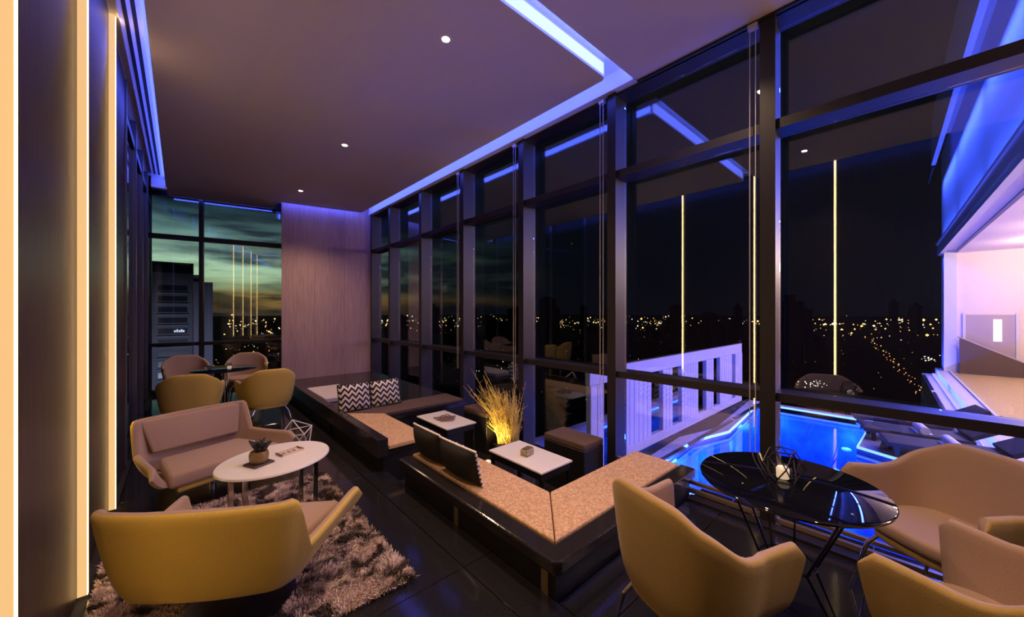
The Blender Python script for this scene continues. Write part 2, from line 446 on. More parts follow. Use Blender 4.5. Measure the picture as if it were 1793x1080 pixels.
downlight(1.50, -.75, 'recessed downlight in the near ceiling behind the camera')

# uplighters added out of view behind the camera to warm the near ceiling
def added_uplighter(label, x, y, power):
    t = thing('added_floor_lamp', label, 'floor lamp', (x, y, 0), group='added uplighter floor lamps')
    MB().lathe([(.15, 0), (.15, .015), (.02, .03)], 28).build('base', 'dark_metal', t, smooth=True)
    MB().lathe([(.012, .02), (.012, 1.74)], 12).build('pole', 'dark_metal', t, smooth=True)
    MB().lathe([(.02, 1.72), (.10, 1.76), (.17, 1.86), (.165, 1.86), (.095, 1.775), (.015, 1.735)], 28, close=False).build('bowl', 'brass', t, smooth=True)
    add_light('uplight', 'SPOT', (0, 0, 1.80), power, (1.0, .62, .40), t, rot=(R(180), 0, 0), spot_size=R(150), spot_blend=.7, shadow_soft_size=.06)
added_uplighter('added uplighter floor lamp behind the camera by the window wall', 2.45, -1.9, 48)
added_uplighter('added uplighter floor lamp behind the camera by the panelled wall', .25, -2.2, 30)

# ------------------------------------------------------------------ sunken seating corner
SX = 1.40           # outer edge of benches
BZ = .235           # bench top
def bench(name, label, kerb, base, pads, extra=None):
    t = thing(name, label, 'bench')
    for k in kerb: k[0].build(k[1], k[2], t, bevel=k[3], seg=2)
    return t
b1 = thing('corner_bench', 'low black stone corner bench with speckled tan seat pads beside the pool window', 'bench', (SX, 1.22, 0))
# plan of the L: long arm along y, short arm along x to the window
MB().prism([(.05, .05), (1.70, .05), (1.70, .52), (.53, .52), (.53, 1.78), (.05, 1.78)], -.21, BZ - .075).build('base', 'black_base', b1)
MB().prism([(0.03, 0), (1.70, 0), (1.70, .12), (.12, .12), (.12, 1.80), (0, 1.80), (0, .03)], BZ - .075, BZ).build('stone_kerb', 'black_stone', b1, bevel=.012, seg=2)
MB().prism([(.12, .12), (1.70, .12), (1.70, .54), (.54, .54), (.54, 1.80), (.12, 1.80)], BZ - .075, BZ - .03).build('seat_deck', 'black_stone', b1, bevel=.004, seg=1)
MB().prism([(.125, .125), (.515, .515), (.515, 1.79), (.125, 1.79)], BZ - .03, BZ + .012).build('seat_pad', 'cushion_fabric', b1, bevel=.010, seg=2)
MB().prism([(.130, .122), (1.66, .122), (1.66, .512), (.520, .512)], BZ - .03, BZ + .012).build('seat_pad', 'cushion_fabric', b1, bevel=.010, seg=2)
for y in (.10, .95): box('kerb_joint', 'rail_metal', .044, .052, y, y + .05, 0.0, BZ - .075, b1)
b2 = thing('corner_bench', 'low black stone corner bench with tan seat pads under the upright zigzag cushions', 'bench', (SX - .05, 3.34, 0))
MB().prism([(.06, .03), (.52, .03), (.52, 1.10), (1.72, 1.10), (1.72, 1.58), (.06, 1.58)], -.21, BZ - .075).build('base', 'black_base', b2)
MB().prism([(0, 0), (.10, 0), (.10, 1.62), (0, 1.62)], BZ - .09, BZ + .085).build('stone_kerb', 'black_stone', b2, bevel=.008, seg=2)
MB().prism([(.10, .02), (.54, .02), (.54, 1.08), (1.74, 1.08), (1.74, 1.62), (.10, 1.62)], BZ - .085, BZ - .03).build('seat_deck', 'black_stone', b2, bevel=.004, seg=1)
MB().prism([(.105, 0.0), (.53, 0.0), (.53, 1.10), (.105, 1.50)], BZ - .03, BZ + .012).build('seat_pad', 'cushion_fabric', b2, bevel=.010, seg=2)
MB().prism([(.105, 1.51), (.535, 1.105), (1.70, 1.105), (1.70, 1.57), (.105, 1.57)], BZ - .03, BZ + .012).build('seat_pad', 'brown_fabric', b2, bevel=.010, seg=2)
# step between the benches
st = thing('entry_step', 'black stone step between the two corner benches', 'step', (1.46, 3.06, -.22))
box('tread', 'black_stone', 0, .46, 0, .25, .08, .12, st, bevel=.004); box('riser', 'black_base', .02, .44, .01, .24, 0, .08, st)
# platform running on to the column wall
pf = thing('stone_platform', 'long dark stone bench platform running to the mauve column wall', 'platform', (SX - .05, 4.97, 0))
box('base', 'black_base', .06, 1.72, .02, 2.93, 0, BZ - .08, pf)
box('stone_kerb', 'black_stone', 0, .10, 0, 2.95, BZ - .09, BZ + .085, pf, bevel=.008, seg=2)
box('stone_top', 'black_stone', .10, 1.74, 0, 2.95, BZ - .085, BZ - .01, pf, bevel=.004)
pd = box('seat_pad', 'pale_pad', 1.50, 1.98, 5.55, 6.55, BZ - .01, BZ + .055, None, bevel=.012, seg=2)
tag(pd, 'pale flat seat pad on the dark platform behind the zigzag cushions', 'cushion')

def pillow(label, loc, rot, w, h, group):
    t = thing('cushion', label, 'cushion', loc, 0, group); t.rotation_euler = rot
    n = 16; v = []; f = []; mi = []
    def P(i, j, s):
        u = i / n * 2 - 1; w_ = j / n * 2 - 1
        edge = (1 - abs(u) ** 2.6) * (1 - abs(w_) ** 2.6)
        pinch = 1 - .05 * (abs(u * w_)) * 0 - .035 * (1 - u * u) * abs(w_) ** 4
        return (u * w / 2 * (1 - .04 * (1 - w_ * w_) * abs(u) ** 4), s * .07 * max(edge, 0) ** .55, h / 2 + w_ * h / 2 * pinch)
    for s in (-1, 1):
        m = MB()
        for i in range(n):
            for j in range(n):
                m.quad([P(i, j, s), P(i + 1, j, s), P(i + 1, j + 1, s), P(i, j + 1, s)])
        me_o = m.build('front_cover' if s < 0 else 'back_cover', 'chevron' if s < 0 else 'pillow_black', t, smooth=True)
        bm = bmesh.new(); bm.from_mesh(me_o.data); bmesh.ops.remove_doubles(bm, verts=bm.verts, dist=1e-5)
        bmesh.ops.recalc_face_normals(bm, faces=bm.faces)
        bm.to_mesh(me_o.data); bm.free()
        me_o.data.polygons.foreach_set('use_smooth', [True] * len(me_o.data.polygons))
        if sum((p.normal.y * s) for p in me_o.data.polygons) < 0: me_o.data.flip_normals()
    per = [P(i, n, 0) for i in range(n + 1)] + [P(n, j, 0) for j in range(n, -1, -1)] + [P(i, 0, 0) for i in range(n, -1, -1)] + [P(0, j, 0) for j in range(0, n)]
    pp = []; [pp.append(p) for p in per if not pp or (Vector(p) - Vector(pp[-1])).length > 1e-4]
    MB().tube(pp, .007, 6, closed=True).build('piping', 'pillow_black', t, smooth=True)
    return t, ([P(i, n, 0) for i in range(n + 1)], [P(0, j, 0) for j in range(n + 1)])
def beads(t, row, r=.008):
    m = MB()
    for a, b in zip(row[:-1], row[1:]):
        for q in (0, .5):
            c = Vector(a).lerp(Vector(b), q)
            m.lathe([(.001, c.z - r), (r * .8, c.z - r * .5), (r * .8, c.z + r * .5), (.001, c.z + r)], 6, c=(c.x, c.y))
    m.build('bead_trim', 'bead', t, smooth=True)
def dashes(t, row):
    m = MB()
    for a, b in list(zip(row[:-1], row[1:]))[::2]: m.tube([Vector(a) + Vector((-.006, 0, 0)), Vector(b) + Vector((-.006, 0, 0))], .010, 6)
    m.build('edge_stitch', 'bead', t, smooth=True)
g = 'black and white zigzag cushions'
pillow('upright zigzag cushion on the far corner bench, nearer the kerb', (1.650, 4.80, BZ + .015), (R(-12), 0, R(0)), .40, .34, g)
pillow('upright zigzag cushion on the far corner bench, nearer the window', (2.065, 4.81, BZ + .015), (R(-12), R(-2), R(-2)), .40, .34, g)
t, row = pillow('dark-backed cushion with beaded top seen from behind, farther from the camera', (1.60, 2.79, BZ + .018), (R(-14), 0, R(90)), .44, .27, g); beads(t, row[0], .011)
t, row = pillow('dark-backed cushion with beaded top seen from behind, nearer the camera', (1.595, 2.325, BZ + .018), (R(-14), 0, R(92)), .46, .27, g); beads(t, row[0], .011); dashes(t, row[1])

# white low tables in the pit
def pit_table(label, x0, x1, y0, y1):
    t = thing('low_table', label, 'table', ((x0 + x1) / 2, (y0 + y1) / 2, -.22), group='white low tables in the sunken seating')
    w, d = (x1 - x0) / 2, (y1 - y0) / 2; H = .50
    box('table_top', 'white_top', -w, w, -d, d, H - .016, H, t, bevel=.003)
    box('apron', 'black_base', -w + .015, w - .015, -d + .015, d - .015, H - .075, H - .016, t)
    for sx in (-1, 1):
        for sy in (-1, 1):
            x, y = sx * (w - .025), sy * (d - .025)
            box('leg', 'black_metal', x - .012, x + .012, y - .012, y + .012, 0, H - .07, t)
    return t
pit_table('white low table holding the textured block, nearer the speckled bench', 2.03, 2.40, 1.92, 2.56)
pit_table('white low table with the small brown decoration, farther from the camera', 2.06, 2.44, 3.30, 3.96)
# decorations on them
t = thing('textured_box', 'small textured brown glass block on the white low table', 'ashtray', (2.20, 2.25, .28), R(12))
box('body', 'smoked_glass', -.055, .055, -.035, .035, 0, .055, t, bevel=.006, seg=2)
box('rim', 'brass', -.05, .05, -.03, .03, .055, .060, t, bevel=.002)
t = thing('table_ornament', 'flat brown woven ornament on the farther white low table', 'ornament', (2.24, 3.62, .28), R(15))
m = MB()
for k in range(14):
    a = k * 2.4; r0 = .02 + .006 * k
    m.tube([(r0 * math.cos(a), r0 * math.sin(a), .008), ((r0 + .05) * math.cos(a + .8), (r0 + .05) * math.sin(a + .8), .014), (r0 * math.cos(a + 1.9), r0 * math.sin(a + 1.9), .008)], .006, 5)
m.build('strands', 'print_brown', t, smooth=True)
MB().lathe([(.045, 0), (.05, .004), (.03, .008)], 20).build('base', 'print_brown', t)
# stools by the window
def ottoman(label, x0, x1, y0, y1):
    t = thing('window_stool', label, 'stool', ((x0 + x1) / 2, (y0 + y1) / 2, -.22), group='stools against the window')
    w, d = (x1 - x0) / 2, (y1 - y0) / 2
    box('body', 'black_base', -w, w, -d, d, 0, .44, t, bevel=.006)
    box('seat_pad', 'brown_fabric', -w, w, -d, d, .44, .50, t, bevel=.012, seg=2)
ottoman('low black stool with brown pad by the window, beside the nearer white table', 2.74, 3.05, 2.06, 2.56)
ottoman('low black stool with brown pad by the window, beside the farther white table', 2.74, 3.05, 3.50, 3.98)

# dry grasses between the two stools, lit from below
pl = thing('dry_grass_plant', 'tall golden dry grasses lit from below against the window glass', 'plant', (2.90, 3.16, -.22))
box('planter', 'black_base', -.10, .10, -.08, .30, 0, .14, pl, bevel=.008)
random.seed(21)
for grp in range(8):
    m = MB(); cx, cy = random.uniform(-.04, .04), -.02 + grp * .032
    for k in range(30):
        H = random.uniform(.22, .66) if random.random() < .9 else random.uniform(.6, .85); ly = random.gauss(.13, .20) * H / .5; lx = random.gauss(-.03, .08)
        if ly < -.02: ly *= .45
        x, y = cx + random.gauss(0, .02), cy + random.gauss(0, .02)
        p = [Vector((x, y, .13)), Vector((x + lx * .3, y + ly * .3, .13 + H * .5)), Vector((x + lx, y + ly, .13 + H))]
        if p[2].x + 2.9 > 3.05: continue
        m.tube(p, [.005, .0042, .002], 3, cap=False)
        for q in range(6):
            f = .35 + .62 * q / 6 + random.uniform(-.04, .04); b = p[1].lerp(p[2], (f - .5) * 2) if f > .5 else p[0].lerp(p[1], f * 2)
            e = b + Vector((random.gauss(0, .022), random.gauss(0, .035), random.uniform(.02, .07)))
            m.tube([b, e], [.0034, .0014], 3, cap=False)
    m.build('stems', 'dry_grass', pl, kind='nofix')
add_light('grass_uplight', 'SPOT', (-.30, .12, .06), 30, (1.0, .68, .22), pl, rot=Vector((.30, .10, .42)).to_track_quat('-Z', 'Y').to_euler(), spot_size=R(80), spot_blend=.7, shadow_soft_size=.03)
MB().lathe([(.03, 0), (.035, .03), (.025, .04)], 12, c=(-.31, .12)).build('uplight_lens', 'candle', pl)

# ------------------------------------------------------------------ upholstered shells
def shell_mesh(plan, top, bot, bscale, thick, cen=(0, 0), m=8, power=.6, endr=.05):
    n = len(plan); L = [0.]
    for a, b in zip(plan[:-1], plan[1:]): L.append(L[-1] + math.dist(a, b))
    mb = MB(); loops = []
    for i in range(n):
        a = plan[max(i - 1, 0)]; b = plan[min(i + 1, n - 1)]
        tx, ty = b[0] - a[0], b[1] - a[1]; l = math.hypot(tx, ty); nx, ny = ty / l, -tx / l
        x, y = plan[i]
        if (x - cen[0]) * nx + (y - cen[1]) * ny < 0: nx, ny = -nx, -ny
        de = min(L[i], L[-1] - L[i]); zt = top[i]; th = thick
        if de < endr:
            q = 1 - de / endr; zt = top[i] - endr * (1 - math.sqrt(max(0, 1 - q * q))); th = thick * (.45 + .55 * math.sqrt(max(0, 1 - q * q)))
        loop = []
        def pt(f, off):
            s = bscale + (1 - bscale) * f ** power
            return (cen[0] + (x - cen[0]) * s + nx * off, cen[1] + (y - cen[1]) * s + ny * off)
        zr = zt - th / 2
        for k in range(m + 1):
            f = k / m; p = pt(f, 0); loop.append((p[0], p[1], bot[i] + (zr - bot[i]) * f))
        p = pt(1, 0)
        for a_ in (35, 65, 90, 115, 145):
            loop.append((p[0] - nx * th / 2 * (1 - math.cos(R(a_))), p[1] - ny * th / 2 * (1 - math.cos(R(a_))), zr + th / 2 * math.sin(R(a_))))
        for k in range(m, -1, -1):
            f = k / m; q = pt(f, -th); loop.append((q[0], q[1], bot[i] + (zr - bot[i]) * f))
        i0 = len(mb.v); mb.v += loop; loops.append(i0)
    K = len(loop)
    for a, b in zip(loops[:-1], loops[1:]):
        for k in range(K):
            k2 = (k + 1) % K
            mb.f.append((a + k, b + k, b + k2, a + k2)); mb.m.append(0 if k < m + 2 or k == K - 1 else 1)
    mb.f.append(tuple(range(loops[0], loops[0] + K))); mb.m.append(0)
    mb.f.append(tuple(range(loops[-1] + K - 1, loops[-1] - 1, -1))); mb.m.append(0)
    return mb
def superell(a, b, n, k, y0=0.):
    pts = []
    for i in range(k):
        t = 2 * math.pi * i / k; c, s = math.cos(t), math.sin(t)
        pts.append((a * math.copysign(abs(c) ** (2 / n), c), y0 + b * math.copysign(abs(s) ** (2 / n), s)))
    return pts
def smoothstep(a, b, x):
    t = max(0, min(1, (x - a) / (b - a))); return t * t * (3 - 2 * t)

def tub_chair(label, loc, rotz, group, outer='olive_fabric', inner='taupe_fabric'):
    t = thing('tub_chair', label, 'armchair', loc, rotz, group)
    A, B, YF = .29, .27, .22
    plan = [(-A - .012, YF)] + [(-A - .012 + .004 * k, YF - k * .036) for k in range(1, 6)]
    N = 34
    for i in range(N + 1):
        th = math.pi + math.pi * i / N; c, s = math.cos(th), math.sin(th)
        plan.append((A * math.copysign(abs(c) ** (2 / 2.9), c), B * math.copysign(abs(s) ** (2 / 2.9), s)))
    plan += [(-x, y) for (x, y) in reversed(plan[:6])]
    top, bot = [], []
    for (x, y) in plan:
        # arms low, then a straight rise to the flat top of the back
        if y > -.06: h = .660 + .014 * smoothstep(.0, .25, y)
        elif abs(x) > .20 and y > -B * .94: h = .660 + (.775 - .660) * smoothstep(-.02, -.26, y) 
        else: h = .77 + .05 * smoothstep(.25, .12, abs(x))
        top.append(h); bot.append(.375 + .02 * smoothstep(-.1, .25, y))
    # smooth the height line
    for _ in range(3): top = [top[0]] + [(top[i - 1] + 2 * top[i] + top[i + 1]) / 4 for i in range(1, len(top) - 1)] + [top[-1]]
    shell_mesh(plan, top, bot, .80, .042, (0, .02), m=8, power=.55, endr=.05).build('shell', [outer, inner], t, smooth=True)
    MB().prism(superell(.215, .205, 3, 36, .0), .34, .385).build('seat_pan', outer, t, bevel=.012, smooth=True)
    MB().prism(superell(.232, .222, 3.2, 40, .0), .385, .455).build('seat_cushion', inner, t, bevel=.022, seg=3, smooth=True)
    for sx in (-1, 1):
        for sy in (-1, 1):
            MB().tube([(sx * .15, sy * .15, .35), (sx * .19, sy * .18, .28), (sx * .245, sy * .225, 0)], [.010, .010, .008], 8).build('leg', 'chrome', t, smooth=True)
    return t
def look(loc, tgt):   # z rotation that turns local +y to the target
    return math.atan2(-(tgt[0] - loc[0]), tgt[1] - loc[1])

# right-hand cafe table group
TC = (2.06, .41)
gA = (1.55, .63, 0); gB = (1.975, -.16, 0); gC = (2.73, -.07, 0)
cg = 'tub chairs round the black cafe table'
tub_chair('mustard-backed tub chair with its back to the camera, beside the speckled bench', gA, look(gA, (2.5, .33)), cg, 'tan_fabric', 'taupe_fabric')
tub_chair('tub chair in the lower right corner, nearest the camera at the black table', gB, R(-20), cg, 'tan_fabric', 'taupe_fabric')
tub_chair('tub chair on the window side of the black table, facing the room', gC, look(gC, (2.06, .45)), cg, 'tan_fabric', 'taupe_fabric')
t = thing('cafe_table', 'round black glass cafe table with wire legs by the pool window', 'table', (*TC, 0))
MB().lathe([(.335, .712), (.352, .716), (.354, .724), (.348, .730)], 56).build('table_top', 'black_glass', t, smooth=True)
for k in range(3):
    a = R(20 + 120 * k)
    for da in (-.28, .28):
        MB().tube([(.24 * math.cos(a + da), .24 * math.sin(a + da), .712), (.10 * math.cos(a + da * 1.6), .10 * math.sin(a + da * 1.6), .36), (.27 * math.cos(a), .27 * math.sin(a), 0)], .006, 7).build('wire_leg', 'dark_metal', t, smooth=True)
MB().tube([(.20 * math.cos(R(12 * k)), .20 * math.sin(R(12 * k)), .685) for k in range(30)], .005, 6, closed=True).build('wire_ring', 'dark_metal', t, smooth=True)
MB().tube([(.105 * math.cos(R(15 * k)), .105 * math.sin(R(15 * k)), .37) for k in range(24)], .005, 6, closed=True).build('wire_ring', 'dark_metal', t, smooth=True)
def wire_poly(pts, eds, r, mname, parent, name='wire_edge'):
    m = MB()
    for a, b in eds: m.tube([pts[a], pts[b]], r, 6)
    return m.build(name, mname, parent, smooth=True)
t = thing('candle_lantern', 'wire and glass faceted lantern with candle on the black cafe table', 'lantern', (TC[0] - .005, TC[1] + .015, .730), R(20))
ra, rb = .055, .085
P_ = [(ra * math.cos(R(72 * k)), ra * math.sin(R(72 * k)), .004) for k in range(5)] + [(rb * math.cos(R(72 * k + 36)), rb * math.sin(R(72 * k + 36)), .075) for k in range(5)] + [(.05 * math.cos(R(72 * k)), .05 * math.sin(R(72 * k)), .135) for k in range(5)]
E_ = []
for k in range(5): E_ += [(k, (k + 1) % 5), (k, 5 + k), ((k + 1) % 5, 5 + k), (5 + k, 10 + k), (5 + k, 10 + (k + 1) % 5), (10 + k, 10 + (k + 1) % 5)]
wire_poly(P_, E_, .0028, 'dark_metal', t, 'wire_frame')
MB().lathe([(.018, .006), (.034, .018), (.036, .05), (.03, .066)], 18, close=False).build('glass_cup', 'clear_glass', t, smooth=True)
MB().lathe([(.024, .010), (.026, .050), (.020, .060), (.004, .066)], 16).build('candle', 'candle', t, smooth=True)

# four tub chairs at the back
bg_ = 'tub chairs at the back window table'
for lab, p, tg in (('mustard tub chair seen from behind at the back table, nearer the mauve column', (.80, 5.42, 0), (.72, 6.6)),
                   ('mustard tub chair seen from behind at the back table, nearer the left wall', (.09, 5.58, 0), (.20, 6.6)),
                   ('tub chair facing the room by the back window, nearer the mauve column', (.80, 7.35, 0), (.60, 6.4)),
                   ('tub chair facing the room by the back window, nearer the left wall', (.08, 7.55, 0), (.25, 6.5))):
    tub_chair(lab, p, look(p, tg), bg_)
t = thing('glass_table', 'small round dark glass table between the back chairs', 'table', (.46, 6.48, 0))
MB().lathe([(.36, .700), (.375, .704), (.375, .712), (.37, .716)], 40).build('table_top', 'black_glass', t, smooth=True)
MB().lathe([(.03, .02), (.03, .70)], 16).build('stem', 'chrome', t, smooth=True)
MB().lathe([(.20, 0), (.20, .012), (.03, .022)], 32).build('base_plate', 'chrome', t, smooth=True)
t = thing('glass_tumbler', 'small clear glass on the back glass table', 'glass', (.50, 6.35, .716))
MB().lathe([(.026, .0), (.034, .09), (.031, .09), (.024, .006)], 18).build('bowl', 'clear_glass', t, smooth=True)
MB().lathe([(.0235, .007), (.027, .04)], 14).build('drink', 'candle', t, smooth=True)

# lounge chairs
def lounge_chair(label, loc, rotz):
    t = thing('lounge_chair', label, 'armchair', loc, rotz, 'low lounge chairs round the oval white table')
    # plan: arm tip -> corner -> back -> corner -> arm tip (facing +y)
    pts = []
    def seg(a, b, k):
        for i in range(k): pts.append((a[0] + (b[0] - a[0]) * i / k, a[1] + (b[1] - a[1]) * i / k))
    c = .045
    seg((-.50, .33), (-.415, -.26), 14)
    for i in range(7):
        th = math.pi + R(8) + (math.pi / 2 - R(8)) * i / 6; pts.append((-.415 + c * 2 + c * 2 * math.cos(th), -.27 + c * 2 * math.sin(th)))
    seg((-.325, -.36), (.325, -.36), 16)
    right = [(-x, y) for (x, y) in reversed(pts[:21])]
    pts.append((.325, -.36)); plan = pts + right[1:]
    plan = [(x, y - .035 * max(0, 1 - (x / .36) ** 2) if y < -.3 else y) for x, y in plan]
    top, bot = [], []
    for (x, y) in plan:
        top.append(.405 + .015 * smoothstep(-.1, .3, y) + (.65 - .405) * smoothstep(-.215, -.318, y))
        bot.append(.20 + .05 * smoothstep(-.3, .3, y))
    shell_mesh(plan, top, bot, .68, .05, (0, .02), m=12, power=.36, endr=.06).build('shell', ['olive_fabric', 'taupe_fabric'], t, smooth=True)
    MB().prism([(-.24, -.21), (.24, -.21), (.33, .27), (-.33, .27)], .185, .235).build('seat_pan', 'olive_fabric', t, bevel=.02, seg=2, smooth=True)
    MB().prism([(-.275, -.19), (.275, -.19), (.385, .30), (-.385, .30)], .235, .345).build('seat_cushion', 'taupe_fabric', t, bevel=.03, seg=3, smooth=True)
    # back pad: a leaning slab
    m = MB(); m.prism([(-.30, -.262), (.30, -.262), (.30, -.225), (-.30, -.225)], .38, .632)
    for k in range(4, 8): m.v[k] = (m.v[k][0] * 1.18, m.v[k][1] - .082, m.v[k][2])
    bp = m.build('back_pad', 'taupe_fabric', t, bevel=.018, seg=3, smooth=True)
    MB().lathe([(.024, .03), (.024, .19)], 16).build('pedestal', 'chrome', t, smooth=True)
    MB().lathe([(.235, 0), (.235, .010), (.20, .016), (.03, .032)], 40).build('base_plate', 'dark_metal', t, smooth=True)
    return t
ln = (.235, 2.32, .03); lf = (.20, 3.95, .0)
lounge_chair('low lounge chair with olive back towards the camera', ln, R(-35))
lounge_chair('low lounge chair facing the camera behind the oval white table', lf, R(180 + 20))

# oval white coffee table
OT = (.475, 2.89)
t = thing('coffee_table', 'oval white coffee table between the two lounge chairs', 'table', (*OT, .025), R(20))
m = MB(); N = 56
prof = [(.96, .480), (1.0, .486), (1.0, .494), (.985, .500)]
ids = []
for s, z in prof:
    ids.append(len(m.v)); m.v += [(.335 * s * math.cos(2 * math.pi * k / N), .29 * s * math.sin(2 * math.pi * k / N), z) for k in range(N)]
for a, b in zip(ids[:-1], ids[1:]):
    for k in range(N): m.f.append((a + k, a + (k + 1) % N, b + (k + 1) % N, b + k)); m.m.append(0)
m.f.append(tuple(range(ids[0] + N - 1, ids[0] - 1, -1))); m.m.append(0); m.f.append(tuple(range(ids[-1], ids[-1] + N))); m.m.append(0)
m.build('table_top', 'white_top', t, smooth=True)
for a in (25, 155, 205, 335):
    x, y = .25 * math.cos(R(a)), .20 * math.sin(R(a))
    box('leg', 'chrome', x - .016, x + .016, y - .006, y + .006, 0.0, .480, t, bevel=.002)
t = thing('potted_plant', 'dark succulent in a glass and bronze pot on the oval table', 'plant', (OT[0] - .10, OT[1] - .05, .525), R(25))
MB().lathe([(.040, .012), (.052, .03), (.055, .065), (.048, .085)], 20).build('pot', 'pot_clay', t, smooth=True)
box('tray', 'tray_wood', -.065, .065, -.060, .060, 0, .012, t, bevel=.004)
random.seed(3)
for k in range(16):
    a = k * 2.4; r1 = .02 + .035 * random.random(); h = .11 + .05 * random.random()
    MB().tube([(0.008 * math.cos(a), .008 * math.sin(a), .078), (r1 * .7 * math.cos(a), r1 * .7 * math.sin(a), h * .85), (r1 * 1.3 * math.cos(a), r1 * 1.3 * math.sin(a), h)], [.006, .014, .003], 6).build('leaf', 'leaf_dark', t, smooth=True)
t = thing('card_holder', 'small printed card tray lying on the oval white table', 'card tray', (OT[0] + .09, OT[1] + .04, .525), R(20))
box('tray', 'card', -.075, .075, -.04, .04, 0, .006, t, bevel=.002)
for x in (-.075, .069): box('end_rail', 'print_brown', x, x + .006, -.04, .04, .006, .016, t)
for y in (-.04, .034): box('side_rail', 'card', -.069, .069, y, y + .006, .006, .014, t)
for k in range(3): box('print', 'print_brown', -.05 + .035 * k, -.03 + .035 * k, -.02, .02, .006, .0066, t)
# wire ornament on floor behind
t = thing('wire_ornament', 'white faceted wire ornament standing on the floor behind the oval table', 'ornament', (.93, 4.55, 0), R(10))
P_ = [(-.11, -.08, 0), (.08, -.12, 0), (.12, .08, 0), (-.07, .11, 0), (-.17, 0, .17), (.02, -.17, .20), (.18, .02, .22), (0, .15, .19), (-.04, -.02, .34)]
E_ = [(0, 1), (1, 2), (2, 3), (3, 0), (0, 4), (0, 5), (1, 5), (1, 6), (2, 6), (2, 7), (3, 7), (3, 4), (4, 5), (5, 6), (6, 7), (7, 4), (4, 8), (5, 8), (6, 8), (7, 8)]
for a, b in E_: MB().tube([P_[a], P_[b]], .006, 6).build('wire', 'white_wire', t, smooth=True)

# shaggy rug
rug = thing('shag_rug', 'shaggy mottled taupe rug under the oval white table', 'rug', (.32, 2.78, 0))
MB().prism([(-.66, -.90), (.65, -.86), (.66, .93), (-.66, .93)], 0.001, .014).build('backing', 'rug_base', rug, bevel=.004)
def rug_mat():
    m = bpy.data.materials.new('rug_pile'); m.use_nodes = True; nt = m.node_tree; b = nt.nodes['Principled BSDF']; b.inputs['Roughness'].default_value = .9
    t = nt.nodes.new('ShaderNodeTexCoord'); n = nt.nodes.new('ShaderNodeTexNoise'); n.inputs['Scale'].default_value = 7.5; n.inputs['Detail'].default_value = 3; n.inputs['Distortion'].default_value = .8
    nt.links.new(t.outputs['Object'], n.inputs[0]); r = nt.nodes.new('ShaderNodeValToRGB')
    r.color_ramp.elements[0].position = .43; r.color_ramp.elements[0].color = (.055, .034, .030, 1)
    r.color_ramp.elements[1].position = .57; r.color_ramp.elements[1].color = (.80, .62, .54, 1)
    nt.links.new(n.outputs[0], r.inputs[0]); nt.links.new(r.outputs[0], b.inputs['Base Color']); MATS['rug_pile'] = m
rug_mat()
random.seed(11)
from mathutils import noise as mnoise
m = MB()
for k in range(52000):
    x = random.uniform(-.66, .66); y = random.uniform(-.89, .93)
    nv2 = mnoise.noise_vector(Vector((x * 5, y * 5, .3)))
    dx, dy = nv2.x * .035 + random.uniform(-.014, .014), nv2.y * .035 + random.uniform(-.014, .014)
    h = .022 + .016 * random.random() + .008 * nv2.z
    a = random.uniform(0, math.pi); w = .0026; cx, sx_ = math.cos(a) * w, math.sin(a) * w
    i = len(m.v)
    m.v += [(x - cx, y - sx_, .010), (x + cx, y + sx_, .010), (x + dx * .45 + cx, y + dy * .45 + sx_, .010 + h * .7), (x + dx * .45 - cx, y + dy * .45 - sx_, .010 + h * .7), (x + dx, y + dy, .010 + h * .85)]
    m.f += [(i, i + 1, i + 2, i + 3), (i + 3, i + 2, i + 4)]; m.m += [0, 0]
tag(m.build('pile', 'rug_pile', rug, kind='nofix'), kind='stuff')

# blind chains by the mullions
def chain(y, zlow, label):
    t = thing('blind_chain', label, 'chain', (WX - .015, y, 0), group='roller blind chains hanging at the mullions')
    m = MB(); pts = [(0, -.018, 3.56), (0, -.018, zlow + .05), (0, -.010, zlow + .012), (0, 0, zlow), (0, .010, zlow + .012), (0, .018, zlow + .05), (0, .018, 3.56)]
    m.tube(pts, .0035, 5); m.build('chain_loop', 'chain_white', t, smooth=True)
    box('pulley', 'chain_white', -.01, .03, -.03, .03, 3.545, 3.58, t)
chain(.73 + .085, .36, 'white blind chain on the mullion beside the black cafe table')
chain(2.0 + .10, .42, 'white blind chain on the mullion at the end of the speckled bench')
chain(3.27 + .10, .62, 'white blind chain on the mullion behind the dry grass')
chain(4.54 + .08, .66, 'white blind chain on the mullion nearest the zigzag cushions')

# ------------------------------------------------------------------ outside: terrace, planter, pool
DZ = -.70
ter = thing('pool_terrace', 'dark stone terrace with lilac coping around the blue pool', 'terrace', kind='structure')
